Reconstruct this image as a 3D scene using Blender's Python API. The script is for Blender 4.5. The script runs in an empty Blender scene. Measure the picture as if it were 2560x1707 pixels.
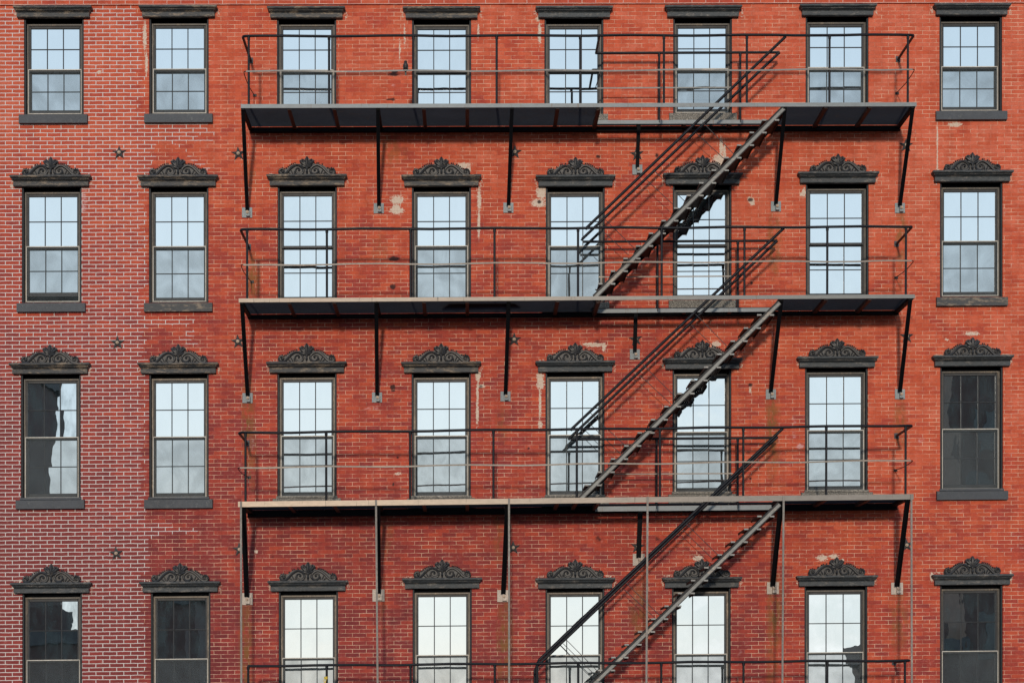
import bpy, math, random
import numpy as np
from mathutils import Vector, Matrix
random.seed(7); rng = np.random.default_rng(7)
SC = bpy.context.scene
COL = SC.collection
PI = math.pi

# ------------------------------------------------------------------ camera model
D = 31.0            # distance camera - facade plane (y = 0)
CZ = 5.2            # camera height
YAW = math.radians(1.25)
F = 4769.0          # focal length in photo pixels (2560 wide)
HOR = 1780.0        # photo row of the horizon
SH = 0.0104         # the courses of the old facade run very slightly uphill
def at(px, py, d=0.0):
    """point where the sight line through a photo position meets the vertical plane d metres in front of the facade"""
    cx = (px - 1280.0) / F; cy = (HOR - py) / F
    fx, fy = math.sin(YAW), math.cos(YAW); rx, ry = math.cos(YAW), -math.sin(YAW)
    dx, dy, dz = fx + cx * rx, fy + cx * ry, cy
    t = (D - d) / dy
    return Vector((dx * t, -d, CZ + dz * t))

cam = bpy.data.cameras.new('camera'); camo = bpy.data.objects.new('camera', cam); COL.objects.link(camo)
camo.location = (0, -D, CZ); camo.rotation_euler = (PI / 2, 0, -YAW)
cam.sensor_width = 36; cam.lens = F * 36 / 2560; cam.shift_y = (HOR - 853.5) / 2560
cam.clip_start = .1; cam.clip_end = 2000
SC.camera = camo

# ------------------------------------------------------------------ node helpers
class NT:
    def __init__(s, tree): s.t = tree; s.n = tree.nodes; s.l = tree.links
    def new(s, kind, **kw):
        nd = s.n.new(kind)
        for k, v in kw.items(): setattr(nd, k, v)
        return nd
    def inp(s, nd, key, v):
        if v is None: return
        if isinstance(v, bpy.types.NodeSocket): s.l.new(v, nd.inputs[key])
        else:
            i = nd.inputs[key]
            if hasattr(i.default_value, '__len__') and not hasattr(v, '__len__'): v = (v, v, v) if len(i.default_value) == 3 else (v, v, v, 1)
            if hasattr(v, '__len__') and len(v) == 3 and len(i.default_value) == 4: v = tuple(v) + (1,)
            i.default_value = v
    def math(s, op, a, b=None, c=None, clamp=False):
        nd = s.new('ShaderNodeMath', operation=op); nd.use_clamp = clamp
        s.inp(nd, 0, a); s.inp(nd, 1, b); s.inp(nd, 2, c); return nd.outputs[0]
    def mix(s, fac, a, b, blend='MIX'):
        nd = s.new('ShaderNodeMix', data_type='RGBA', blend_type=blend)
        s.inp(nd, 0, fac); s.inp(nd, 6, a); s.inp(nd, 7, b); return nd.outputs[2]
    def noise(s, vec, scale, detail=3, rough=.55, dist=0):
        nd = s.new('ShaderNodeTexNoise'); s.inp(nd, 'Vector', vec); s.inp(nd, 'Scale', scale)
        s.inp(nd, 'Detail', detail); s.inp(nd, 'Roughness', rough); s.inp(nd, 'Distortion', dist); return nd.outputs
    def ramp(s, fac, stops):
        nd = s.new('ShaderNodeValToRGB'); s.inp(nd, 0, fac); el = nd.color_ramp.elements
        while len(el) > 1: el.remove(el[-1])
        for i, (p, c) in enumerate(stops):
            e = el[0] if i == 0 else el.new(p)
            e.position = p; e.color = (c, c, c, 1) if not hasattr(c, '__len__') else tuple(c) + (1,)
        return nd.outputs[0]
    def smooth(s, v, lo, hi):
        nd = s.new('ShaderNodeMapRange', interpolation_type='SMOOTHSTEP')
        s.inp(nd, 0, v); s.inp(nd, 1, lo); s.inp(nd, 2, hi); return nd.outputs[0]
    def mapping(s, vec, scale=(1, 1, 1), loc=(0, 0, 0)):
        nd = s.new('ShaderNodeMapping'); s.inp(nd, 0, vec); s.inp(nd, 'Scale', scale); s.inp(nd, 'Location', loc); return nd.outputs[0]
def newmat(name):
    m = bpy.data.materials.new(name); m.use_nodes = True; nt = NT(m.node_tree)
    p = nt.n.get('Principled BSDF'); return m, nt, p
def painted(name, base, worn=None, amount=.5, scale=14, rough=.5, bump=.15, fine=90, metallic=0, spec=.5, stretch=(1, 1, 1), lit=None):
    """paint or metal with patchy wear, grime and a fine grain"""
    m, nt, p = newmat(name)
    g = nt.new('ShaderNodeNewGeometry').outputs['Position']
    v = nt.mapping(g, stretch)
    n1 = nt.noise(v, scale, 5, .65)[0]; n2 = nt.noise(v, fine, 3, .6)[0]; n3 = nt.noise(g, 1.3, 2)[0]
    worn = worn or tuple(min(1, c * 2.2 + .02) for c in base)
    f = nt.smooth(nt.math('ADD', n1, nt.math('MULTIPLY', n2, .35)), .92 - amount * .38, 1.08 - amount * .30)
    c = nt.mix(f, base, worn)
    c = nt.mix(.55, c, nt.ramp(n2, [(.25, .45), (.75, 1.5)]), 'MULTIPLY')
    c = nt.mix(.5, c, nt.ramp(n3, [(.3, .65), (.7, 1.3)]), 'MULTIPLY')
    nt.inp(p, 'Base Color', c)
    nt.inp(p, 'Roughness', nt.math('ADD', rough - .1, nt.math('MULTIPLY', n1, .25), clamp=True))
    nt.inp(p, 'Metallic', metallic); nt.inp(p, 'Specular IOR Level', spec)
    b = nt.new('ShaderNodeBump'); nt.inp(b, 'Strength', bump); nt.inp(b, 'Distance', .01)
    nt.inp(b, 'Height', nt.math('ADD', n1, nt.math('MULTIPLY', n2, .5))); nt.l.new(b.outputs[0], p.inputs['Normal'])
    return m

# ------------------------------------------------------------------ materials
def brick_material(name, attrs=True):
    m, nt, p = newmat(name)
    uv = nt.new('ShaderNodeUVMap').outputs[0]
    wob = nt.noise(uv, 7, 2)[1]; wob2 = nt.noise(uv, 32, 2)[1]
    va = nt.new('ShaderNodeVectorMath', operation='MULTIPLY_ADD'); nt.inp(va, 0, wob); nt.inp(va, 1, (.010, .012, 0)); nt.inp(va, 2, uv)
    vb = nt.new('ShaderNodeVectorMath', operation='MULTIPLY_ADD'); nt.inp(vb, 0, wob2); nt.inp(vb, 1, (.007, .007, 0)); nt.inp(vb, 2, va.outputs[0])
    vec = vb.outputs[0]
    def bt(ms, sm):
        b = nt.new('ShaderNodeTexBrick'); b.offset = .5; b.squash = 1
        nt.inp(b, 'Vector', vec); nt.inp(b, 'Color1', (0, 0, 0)); nt.inp(b, 'Color2', (1, 1, 1)); nt.inp(b, 'Mortar', (.5, .5, .5))
        nt.inp(b, 'Scale', 1.0); nt.inp(b, 'Mortar Size', ms); nt.inp(b, 'Mortar Smooth', sm)
        nt.inp(b, 'Brick Width', .224); nt.inp(b, 'Row Height', .0645); return b.outputs
    b_id = bt(0.0, 0)[0]; thin = bt(.0034, .35)[1]; thick = bt(.0064, .30)[1]
    if attrs:
        a1 = nt.new('ShaderNodeAttribute', attribute_name='mask_a'); a2 = nt.new('ShaderNodeAttribute', attribute_name='mask_b')
        s1 = nt.new('ShaderNodeSeparateColor'); nt.inp(s1, 0, a1.outputs[0]); s2 = nt.new('ShaderNodeSeparateColor'); nt.inp(s2, 0, a2.outputs[0])
        TH, PA, DK = s1.outputs; ST, EF, HU_SHADE = s2.outputs
    else: TH = PA = DK = ST = EF = HU_SHADE = None
    big = nt.noise(uv, .55, 4, .6)[0]; med = nt.noise(uv, 2.7, 4, .6)[0]; fine = nt.noise(uv, 60, 4, .7)[0]; mid = nt.noise(uv, 14, 4, .65)[0]
    streak = nt.noise(nt.mapping(uv, (6, .8, 1)), 1.0, 4, .6)[0]
    t = nt.math('ADD', nt.math('MULTIPLY', b_id, .27), nt.math('MULTIPLY', nt.math('ADD', big, med), .46))
    if HU_SHADE: t = nt.math('SUBTRACT', t, nt.math('MULTIPLY', HU_SHADE, .40))
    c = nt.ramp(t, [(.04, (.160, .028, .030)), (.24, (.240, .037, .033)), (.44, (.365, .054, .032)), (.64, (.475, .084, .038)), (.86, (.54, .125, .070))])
    c = nt.mix(.55, c, nt.ramp(fine, [(.25, .6), (.75, 1.35)]), 'MULTIPLY')
    c = nt.mix(.35, c, nt.ramp(mid, [(.25, .6), (.75, 1.35)]), 'MULTIPLY')
    c = nt.mix(.5, c, nt.ramp(streak, [(.3, .72), (.7, 1.18)]), 'MULTIPLY')
    # faint whitish bloom on single bricks
    bl = nt.math('MULTIPLY', nt.smooth(nt.noise(uv, 9, 4, .7)[0], .56, .80), .35)
    c = nt.mix(bl, c, (.52, .27, .24))
    # mortar
    vis = nt.smooth(nt.noise(uv, 3.1, 4, .7)[0], .33, .62)
    mthin = nt.mix(vis, (.38, .13, .09), (.74, .50, .36))
    fth = nt.math('MULTIPLY', thin, nt.math('ADD', .50, nt.math('MULTIPLY', vis, .50)), clamp=True)
    cthin = nt.mix(fth, c, mthin)
    cb = nt.mix(.12, c, (.36, .080, .058))
    mth = nt.mix(nt.noise(uv, 25, 3)[0], (.46, .42, .40), (.68, .64, .62))
    cthick = nt.mix(thick, cb, mth)
    if TH:
        thf = nt.smooth(nt.math('ADD', TH, nt.math('MULTIPLY', nt.math('SUBTRACT', nt.noise(uv, 11, 4, .7)[0], .5), .9)), .28, .72)
        c = nt.mix(thf, cthin, cthick); mort = nt.math('ADD', nt.math('MULTIPLY', thick, thf), nt.math('MULTIPLY', thin, nt.math('SUBTRACT', 1.0, thf)))
    else: c = nt.mix(.35, cthin, cthick); mort = thin
    if attrs:
        nz = nt.noise(uv, 22, 5, .7)[0]
        # rust / algae runs
        sc = nt.mix(nt.noise(uv, 5, 3)[0], (.26, .085, .018), (.085, .085, .030))
        stf = nt.math('MULTIPLY', ST, nt.smooth(nt.noise(nt.mapping(uv, (12, 5, 1)), 1.0, 4, .65)[0], .36, .60))
        c = nt.mix(nt.math('MULTIPLY', stf, .80), c, sc)
        eff = nt.math('MULTIPLY', nt.smooth(nt.math('MULTIPLY', EF, nt.noise(nt.mapping(uv, (9, 18, 1)), 1.0, 5, .75)[0]), .36, .60), .65)
        c = nt.mix(eff, c, (.62, .40, .40))
        paf = nt.smooth(nt.math('ADD', PA, nt.math('MULTIPLY', nt.math('SUBTRACT', nt.noise(uv, 34, 5, .75)[0], .5), 2.6)), .55, .66)
        c = nt.mix(paf, c, nt.mix(nt.noise(uv, 40, 3)[0], (.42, .30, .23), (.66, .56, .47)))
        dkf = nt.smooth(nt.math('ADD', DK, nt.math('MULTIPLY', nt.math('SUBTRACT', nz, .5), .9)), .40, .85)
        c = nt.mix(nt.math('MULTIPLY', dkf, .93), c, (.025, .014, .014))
    nt.inp(p, 'Base Color', c); nt.inp(p, 'Roughness', .86); nt.inp(p, 'Specular IOR Level', .25)
    h = nt.math('ADD', nt.math('MULTIPLY', mort, -1.0), nt.math('MULTIPLY', fine, .5))
    h = nt.math('ADD', h, nt.math('MULTIPLY', b_id, .35))
    bp = nt.new('ShaderNodeBump'); nt.inp(bp, 'Strength', .55); nt.inp(bp, 'Distance', .005); nt.inp(bp, 'Height', h); nt.l.new(bp.outputs[0], p.inputs['Normal'])
    return m
M = {}
M['brick'] = brick_material('weathered_brick'); M['brick_plain'] = brick_material('band_brick', False)
M['hood'] = painted('weathered_black_paint', (.030, .037, .043), (.13, .12, .11), .62, 11, .62, .5, 60, stretch=(.5, 1, 1.4))
M['hood_warm'] = painted('worn_warm_black_paint', (.029, .032, .036), (.19, .15, .11), .72, 11, .62, .5, 60, stretch=(.4, 1, 1.6))
M['ornament'] = painted('cast_iron_paint', (.012, .013, .016), (.085, .065, .048), .45, 18, .48, .3, 60)
M['sill'] = painted('blue_black_sill_paint', (.030, .038, .050), (.085, .09, .095), .5, 9, .6, .3, 70)
M['stone'] = painted('rough_grey_granite', (.10, .095, .085), (.32, .29, .25), .8, 55, .85, .9, 120)
M['casing'] = painted('black_casing_paint', (.007, .010, .015), (.035, .033, .033), .4, 9, .55, .2, 60, spec=.3)
M['frame_sunlit'] = painted('sunlit_frame_paint', (.125, .102, .080), (.30, .235, .17), .62, 7, .5, .12, 60, stretch=(1, 1, .3))  # lit copy of the frame paint, warm sunlight put into its colour
M['frame'] = painted('brown_grey_frame_paint', (.070, .062, .054), (.17, .135, .10), .6, 7, .5, .12, 60, stretch=(1, 1, .3))
M['sash'] = painted('bronze_sash', (.018, .021, .026), (.05, .046, .042), .4, 9, .5, .08, 60, spec=.3)
M['screen_frame'] = painted('aluminium_screen_frame', (.42, .40, .36), (.5, .45, .38), .5, 9, .45, .08, 60)
M['iron'] = painted('dark_iron_paint', (.0035, .0055, .010), (.014, .012, .012), .35, 12, .46, .12, 70, spec=.2)
M['iron_black'] = painted('black_iron', (.0025, .003, .0045), (.007, .006, .005), .4, 10, .65, .12, 70, spec=.12)
M['joist'] = painted('bounce_tinted_joist_iron', (.014, .006, .005), (.040, .014, .009), .6, 9, .6, .2, 70, spec=.3)  # red-brown tint stands in for light bounced off the brick
M['grate'] = painted('grating_iron', (.009, .012, .020), (.022, .018, .020), .5, 5, .6, .1, 70, spec=.15)
M['flat'] = painted('grey_flat_bar', (.150, .155, .150), (.30, .24, .19), .55, 4, .5, .12, 60, stretch=(.4, 1, 1))
M['flat_warm'] = painted('beige_flat_bar', (.20, .17, .14), (.36, .28, .21), .55, 4, .5, .12, 60, stretch=(.4, 1, 1))
M['plate'] = painted('grey_wall_plate', (.20, .235, .25), (.40, .36, .32), .5, 16, .6, .3, 70)
M['plate_warm'] = painted('pale_wall_plate', (.42, .36, .31), (.60, .50, .42), .5, 16, .6, .3, 70)
M['bolt'] = painted('corroded_bolt', (.35, .26, .19), (.6, .5, .4), .5, 40, .6, .2, 90)
M['star'] = painted('rusty_star_iron', (.040, .040, .042), (.15, .11, .085), .5, 30, .6, .35, 90)
M['tread'] = painted('grey_tread', (.22, .22, .21), (.36, .29, .23), .5, 20, .6, .2, 70)
M['hanger'] = painted('hanger_bar_paint', (.17, .155, .14), (.26, .23, .20), .6, 16, .6, .25, 70, stretch=(1, 1, .35))
M['plank'] = painted('tarred_plank', (.012, .012, .014), (.03, .028, .026), .4, 12, .8, .2, 60)
M['feather'] = painted('dark_plumage', (.016, .013, .014), (.05, .04, .035), .5, 70, .5, .2, 200)
M['yellow'] = painted('yellow_rope', (.62, .45, .03), (.7, .6, .2), .5, 40, .7, .2, 90)
M['asphalt'] = painted('asphalt', (.045, .045, .048), (.075, .072, .07), .5, 3, .9, .3, 60)
M['concrete'] = painted('concrete', (.27, .26, .245), (.35, .34, .32), .5, 3, .85, .3, 60)
M['farwall'] = painted('dark_far_brick', (.075, .045, .038), (.12, .07, .055), .5, 1.5, .9, .2, 30)
M['farwin'] = painted('far_window_glass', (.02, .025, .03), (.04, .045, .05), .3, 1.5, .15, .0, 30)
M['roofing'] = painted('roof_felt', (.06, .06, .062), (.1, .1, .1), .5, 2, .9, .2, 40)

def fascia_mat(name, left, right, x0, x1):
    m, nt, p = newmat(name)
    g = nt.new('ShaderNodeNewGeometry').outputs['Position']
    sx = nt.new('ShaderNodeSeparateXYZ'); nt.inp(sx, 0, g)
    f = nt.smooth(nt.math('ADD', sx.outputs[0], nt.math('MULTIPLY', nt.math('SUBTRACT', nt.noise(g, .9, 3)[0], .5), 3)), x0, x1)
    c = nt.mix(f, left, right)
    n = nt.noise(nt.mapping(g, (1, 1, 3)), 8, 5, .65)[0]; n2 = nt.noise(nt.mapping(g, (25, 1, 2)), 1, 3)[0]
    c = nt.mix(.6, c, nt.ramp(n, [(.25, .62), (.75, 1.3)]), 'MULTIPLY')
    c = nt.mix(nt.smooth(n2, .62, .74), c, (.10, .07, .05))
    nt.inp(p, 'Base Color', c); nt.inp(p, 'Roughness', .5)
    return m
M['fascia_grey'] = fascia_mat('blue_grey_edge_paint', (.16, .19, .21), (.14, .165, .18), -6, 8)
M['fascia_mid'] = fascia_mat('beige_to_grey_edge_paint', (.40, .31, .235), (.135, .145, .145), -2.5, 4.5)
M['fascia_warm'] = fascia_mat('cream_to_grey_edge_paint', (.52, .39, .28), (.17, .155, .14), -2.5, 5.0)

def glass_mat(name, refl, wav=.5, dust=.10):
    """old coated window glass: mirror-like film, gently rippled, with dust on it"""
    m, nt, p = newmat(name); nt.n.remove(p); out = nt.n['Material Output']
    g = nt.new('ShaderNodeNewGeometry').outputs['Position']
    big = nt.noise(g, 1.7, 2, .4)[0]; lg = nt.noise(nt.mapping(g, (1, 1, .6)), 5.0, 2, .4)[0]
    b = nt.new('ShaderNodeBump'); nt.inp(b, 'Strength', 1.0); nt.inp(b, 'Distance', .0018 * wav)
    nt.inp(b, 'Height', nt.math('ADD', big, nt.math('MULTIPLY', lg, .22)))
    gl = nt.new('ShaderNodeBsdfGlossy'); nt.inp(gl, 'Roughness', .0); nt.inp(gl, 'Color', refl); nt.l.new(b.outputs[0], gl.inputs['Normal'])
    df = nt.new('ShaderNodeBsdfDiffuse')
    sp = nt.noise(g, 120, 4, .7)[0]; sm = nt.noise(nt.mapping(g, (1, 1, .45)), 6, 5, .65)[0]
    nt.inp(df, 'Color', nt.mix(nt.smooth(sp, .5, .75), (.036, .060, .072), (.14, .17, .18)))
    mx = nt.new('ShaderNodeMixShader'); nt.inp(mx, 0, nt.math('ADD', .05, nt.math('MULTIPLY', nt.smooth(sm, .35, .75), dust)))
    nt.l.new(gl.outputs[0], mx.inputs[1]); nt.l.new(df.outputs[0], mx.inputs[2]); nt.l.new(mx.outputs[0], out.inputs[0])
    return m
M['glass'] = glass_mat('window_glass', (.80, .84, .86), .5, .03)
M['glass_wavy'] = glass_mat('rippled_window_glass', (.78, .82, .84), 1.3, .05)
M['glass_dusty'] = glass_mat('dusty_dark_window_glass', (.70, .76, .80), .5, .42)
M['glass_warped'] = glass_mat('badly_warped_window_glass', (.78, .82, .84), 5.5, .05)
def screen_mat():
    m, nt, p = newmat('insect_screen_mesh'); nt.n.remove(p); out = nt.n['Material Output']
    g = nt.new('ShaderNodeNewGeometry').outputs['Position']
    n = nt.noise(nt.mapping(g, (1, 1, .8)), 2.6, 4, .6, .6)[0]
    tr = nt.new('ShaderNodeBsdfTransparent'); df = nt.new('ShaderNodeBsdfDiffuse'); nt.inp(df, 'Color', (.105, .125, .135))
    mx = nt.new('ShaderNodeMixShader'); nt.inp(mx, 0, nt.math('ADD', .18, nt.math('MULTIPLY', nt.smooth(n, .3, .7), .16)))
    nt.l.new(tr.outputs[0], mx.inputs[1]); nt.l.new(df.outputs[0], mx.inputs[2]); nt.l.new(mx.outputs[0], out.inputs[0])
    return m
M['screen'] = screen_mat()

# ------------------------------------------------------------------ mesh builder
class MB:
    def __init__(s): s.v = []; s.f = []
    def add(s, vs, fs):
        o = len(s.v); s.v += [tuple(v) for v in vs]; s.f += [tuple(i + o for i in f) for f in fs]; return s
    def box(s, x0, x1, y0, y1, z0, z1):
        v = [(x, y, z) for z in (z0, z1) for y in (y0, y1) for x in (x0, x1)]
        return s.add(v, [(0, 2, 3, 1), (4, 5, 7, 6), (0, 1, 5, 4), (2, 6, 7, 3), (0, 4, 6, 2), (1, 3, 7, 5)])
    def bbox(s, x0, x1, y0, y1, z0, z1, b=.004):
        """box whose front (-y) edges are chamfered"""
        r = [(x0, x1, z0, z1, y1), (x0, x1, z0, z1, y0 + b), (x0 + b, x1 - b, z0 + b, z1 - b, y0)]
        vs = []; 
        for (a, c, e, g, y) in r: vs += [(a, y, e), (c, y, e), (c, y, g), (a, y, g)]
        fs = [(0, 3, 2, 1), (8, 9, 10, 11)]
        for k in (0, 4):
            for i in range(4): j = (i + 1) % 4; fs.append((k + i, k + j, k + 4 + j, k + 4 + i))
        return s.add(vs, fs)
    def frame(s, x0, x1, z0, z1, wl, wb, wt, y0, y1, b=.004):
        s.bbox(x0, x0 + wl, y0, y1, z0, z1, b); s.bbox(x1 - wl, x1, y0, y1, z0, z1, b)
        s.bbox(x0 + wl, x1 - wl, y0, y1, z0, z0 + wb, b); s.bbox(x0 + wl, x1 - wl, y0, y1, z1 - wt, z1, b); return s
    def bar(s, p, q, w, h, up=(0, 0, 1)):
        """rectangular bar from p to q; w across, h along up"""
        p = Vector(p); q = Vector(q); d = (q - p).normalized(); up = Vector(up)
        side = d.cross(up).normalized(); u = side.cross(d).normalized()
        vs = []
        for c in (p, q):
            for a, b in ((-1, -1), (1, -1), (1, 1), (-1, 1)): vs.append(c + side * a * w / 2 + u * b * h / 2)
        return s.add(vs, [(0, 1, 2, 3), (7, 6, 5, 4), (0, 4, 5, 1), (1, 5, 6, 2), (2, 6, 7, 3), (3, 7, 4, 0)])
    def tube(s, pts, r, n=10, cap=True, flat=1.0, up=None):
        pts = [Vector(p) for p in pts]; k = len(pts); rr = r if hasattr(r, '__len__') else [r] * k
        vs = []; ref = Vector(up) if up else None
        for i, p in enumerate(pts):
            d = (pts[min(i + 1, k - 1)] - pts[max(i - 1, 0)]).normalized()
            rf = ref or (Vector((0, 0, 1)) if abs(d.z) < .9 else Vector((0, 1, 0)))
            a = d.cross(rf).normalized(); b = a.cross(d).normalized()
            for j in range(n):
                t = 2 * PI * j / n; vs.append(p + a * math.cos(t) * rr[i] + b * math.sin(t) * rr[i] * flat)
        fs = []
        for i in range(k - 1):
            for j in range(n): l = (j + 1) % n; fs.append((i * n + j, i * n + l, (i + 1) * n + l, (i + 1) * n + j))
        if cap: fs += [tuple(range(n))[::-1], tuple((k - 1) * n + j for j in range(n))]
        return s.add(vs, fs)
    def ball(s, c, rad, n=10, m=7, rot=None):
        c = Vector(c); rad = rad if hasattr(rad, '__len__') else (rad,) * 3; vs = []; fs = []
        for i in range(m + 1):
            ph = PI * i / m
            for j in range(n):
                t = 2 * PI * j / n
                v = Vector((math.sin(ph) * math.cos(t) * rad[0], math.sin(ph) * math.sin(t) * rad[1], math.cos(ph) * rad[2]))
                vs.append(c + (rot @ v if rot else v))
        for i in range(m):
            for j in range(n): l = (j + 1) % n; fs.append((i * n + j, (i + 1) * n + j, (i + 1) * n + l, i * n + l))
        return s.add(vs, fs)
    def prism(s, poly, y0, y1):
        """outline in x-z extruded from y0 (front) to y1"""
        n = len(poly); vs = [(x, y0, z) for x, z in poly] + [(x, y1, z) for x, z in poly]
        fs = [tuple(range(n)), tuple(range(n, 2 * n))[::-1]] + [(i, i + n, (i + 1) % n + n, (i + 1) % n) for i in range(n)]
        return s.add(vs, fs)
    def mesh(s, name, mat, shear=False, smooth=False, edge=None):
        me = bpy.data.meshes.new(name)
        v = [(x, y, z + SH * x) for x, y, z in s.v] if shear else s.v
        me.from_pydata(v, [], s.f); me.materials.append(mat)
        import bmesh
        bm = bmesh.new(); bm.from_mesh(me)
        if smooth: bmesh.ops.remove_doubles(bm, verts=bm.verts, dist=1e-5)
        bmesh.ops.recalc_face_normals(bm, faces=bm.faces); bm.to_mesh(me); bm.free()
        if smooth:
            me.polygons.foreach_set('use_smooth', [True] * len(me.polygons))
            try: me.set_sharp_from_angle(angle=math.radians(40))
            except Exception: pass
        me.update(); return me
def obj(name, me, parent=None, loc=(0, 0, 0), label=None):
    o = bpy.data.objects.new(name, me); COL.objects.link(o); o.location = loc
    if parent: o.parent = parent
    if label: o['label'] = label
    return o
def thing(name, label, cat, loc=(0, 0, 0), me=None, group=None):
    o = obj(name, me, None, loc, label); o['category'] = cat
    if group: o['group'] = group
    return o
def struct(name, me): o = obj(name, me); o['kind'] = 'structure'; return o
def catmull(P, n=5):
    P = [Vector(p) for p in P]; out = []
    Q = [P[0] * 2 - P[1]] + P + [P[-1] * 2 - P[-2]]
    for i in range(1, len(Q) - 2):
        for k in range(n):
            t = k / n; a, b, c, d = Q[i - 1], Q[i], Q[i + 1], Q[i + 2]
            out.append(.5 * ((2 * b) + (c - a) * t + (2 * a - 5 * b + 4 * c - d) * t * t + (3 * b - a - 3 * c + d) * t ** 3))
    out.append(P[-1]); return out

# ------------------------------------------------------------------ measured window grid
XS = [[(60.5, 209), (54.5, 204), (52, 202), (55.6, 205.4)], [(373, 521.5), (372, 521.5), (372.5, 522), (376.8, 526.5)],
      [(692.6, 840.5), (693.4, 843), (692, 843), (697, 844.7)], [(1030.3, 1177.6), (1029.8, 1177.4), (1028, 1178), (1031, 1180)],
      [(1362, 1507.7), (1364.5, 1511.9), (1363.5, 1511.4), (1363.5, 1511.4)], [(1682.6, 1830.4), (1681.8, 1828.9), (1681.6, 1827.9), (1679.7, 1827)],
      [(2013.6, 2171.5), (2014, 2171.9), (2012, 2170), (2011, 2168.6)], [(2348.7, 2505), (2349.5, 2506.9), (2350, 2507.5), (2349.6, 2507)]]
HT = [[21.8, 20.4, 23.1, 23.7, 22.3, 20.4, 17.4, 15.9], [442.6, 442.6, 441, 442, 442.6, 437.7, 434.4, 431],
      [910, 909, 907, 907, 905, 898, 894, 891], [1456.5, 1454, 1451.6, 1445, 1444.8, 1443, 1439, 1436]]
HOODH = .168
ROWH = [1.548, 1.867, 2.020, 2.170]; ROWM = [.812, .954, 1.020, 1.092]     # opening height, top to meeting rail
W = []
for r in range(4):
    for c in range(8):
        xl, xr = XS[c][r]; a = at(xl, HT[r][c]); b = at(xr, HT[r][c])
        wide = c >= 6; w = 1.030 if wide else .962
        W.append(dict(r=r, c=c, x=(a.x + b.x) / 2, z=(a.z + b.z) / 2 - HOODH, w=w, h=ROWH[r], wide=wide))

# ------------------------------------------------------------------ the facade
bld = thing('brick_building', 'old red brick building with rows of sash windows under black hoods and star anchors', 'building', (0, 0, 0))
XL, XR = -9.6, 11.4; ZT = 18.3
xs = np.concatenate([np.arange(XL, -8.1, .15), np.arange(-8.1, 9.65, .025), np.arange(9.65, XR + .01, .15)])
zs = np.concatenate([np.arange(0, 4.9, .2), np.arange(4.9, 17.0, .025), np.arange(17.0, ZT, .15)])
nx, nz = len(xs), len(zs)
X, Z = np.meshgrid(xs, zs); PX = X.copy(); PZ = Z + SH * X        # PZ real height
uX, uZ = X.copy(), Z.copy()
hole = np.zeros((nz - 1, nx - 1), bool)
for w in W:
    x0, x1 = w['x'] - w['w'] / 2, w['x'] + w['w'] / 2
    zc = w['z'] - SH * w['x']; z1, z0 = zc, zc - w['h']
    i0 = np.abs(xs - x0).argmin(); i1 = np.abs(xs - x1).argmin(); j0 = np.abs(zs - z0).argmin(); j1 = np.abs(zs - z1).argmin()
    hole[j0:j1, i0:i1] = True
    uX[j0:j1 + 1, i0] = x0; uX[j0:j1 + 1, i1] = x1; uZ[j0, i0:i1 + 1] = z0; uZ[j1, i0:i1 + 1] = z1
PX = uX; PZ = uZ + SH * uX
idx = np.arange(nx * nz).reshape(nz, nx)
q = np.stack([idx[:-1, :-1], idx[:-1, 1:], idx[1:, 1:], idx[1:, :-1]], -1)[~hole].reshape(-1, 4)
me = bpy.data.meshes.new('wall')
co = np.stack([PX, np.zeros_like(PX), PZ], -1).reshape(-1, 3).astype(np.float32)
me.vertices.add(len(co)); me.vertices.foreach_set('co', co.ravel())
me.loops.add(q.size); me.loops.foreach_set('vertex_index', q.ravel().astype(np.int32))
me.polygons.add(len(q)); me.polygons.foreach_set('loop_start', (np.arange(len(q)) * 4).astype(np.int32))
me.update(calc_edges=True)
uvl = me.uv_layers.new(name='UVMap'); uvc = np.stack([uX.ravel()[q.ravel()], uZ.ravel()[q.ravel()]], -1).astype(np.float32)
uvl.data.foreach_set('uv', uvc.ravel())
# photo position of every wall vertex, used to lay out weathering and painted shade where they stand on the wall
dep = D * math.cos(YAW) + PX * math.sin(YAW)
QX = 1280 + F * (PX * math.cos(YAW) - D * math.sin(YAW)) / dep; QY = HOR - F * (PZ - CZ) / dep
thick = np.zeros_like(PX); patch = np.zeros_like(PX); dark = np.zeros_like(PX); stain = np.zeros_like(PX); effl = np.zeros_like(PX); hue_shade = np.zeros_like(PX)
course = np.floor(uZ / .0645).astype(int); jit = np.random.default_rng(3).uniform(-1, 1, 400)[np.clip(course, 0, 399)] * 15
def steps(table, y):      # staircase boundary
    out = np.full_like(y, table[0][1], dtype=float)
    for yy, b in table: out = np.where(y >= yy, b, out)
    return out
B = steps([(-500, 350), (292, 520), (352, 385), (470, 362), (785, 366), (796, 470), (812, 362), (1296, 362), (1306, 440), (1318, 495), (1334, 410), (1345, 362)], QY)
thick = np.where(QX < B + jit * (1 + .8 * (B > 400)), 1.0, 0)
for (xa, ya, ln, hh) in [(430, 358, 22, 7), (448, 366, 20, 9), (463, 378, 18, 9), (474, 389, 14, 8), (486, 400, 20, 9), (500, 412, 28, 9), (515, 424, 18, 7), (462, 808, 20, 20), (476, 832, 22, 14), (464, 845, 30, 10), (478, 858, 30, 9), (2340, 455, 9, 9)]:
    thick = np.where((abs(QX - xa) < ln / 2) & (abs(QY - ya) < hh / 2), .75, thick)
thick = np.where((QX > 2515) & (QY > 250) & (QY < 1500), np.maximum(thick, .14 + .22 * (jit > 8)), thick)
thick = np.where((QX > 2300) & (QX < 2345) & (QY > 250) & (QY < 560), np.maximum(thick, .12 + .2 * (jit > 5)), thick)
thick = np.where((QY > 1330) & (QX > 1180) & (QX < 2560), np.maximum(thick, .10 + .22 * (jit > 11)), thick)
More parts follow.
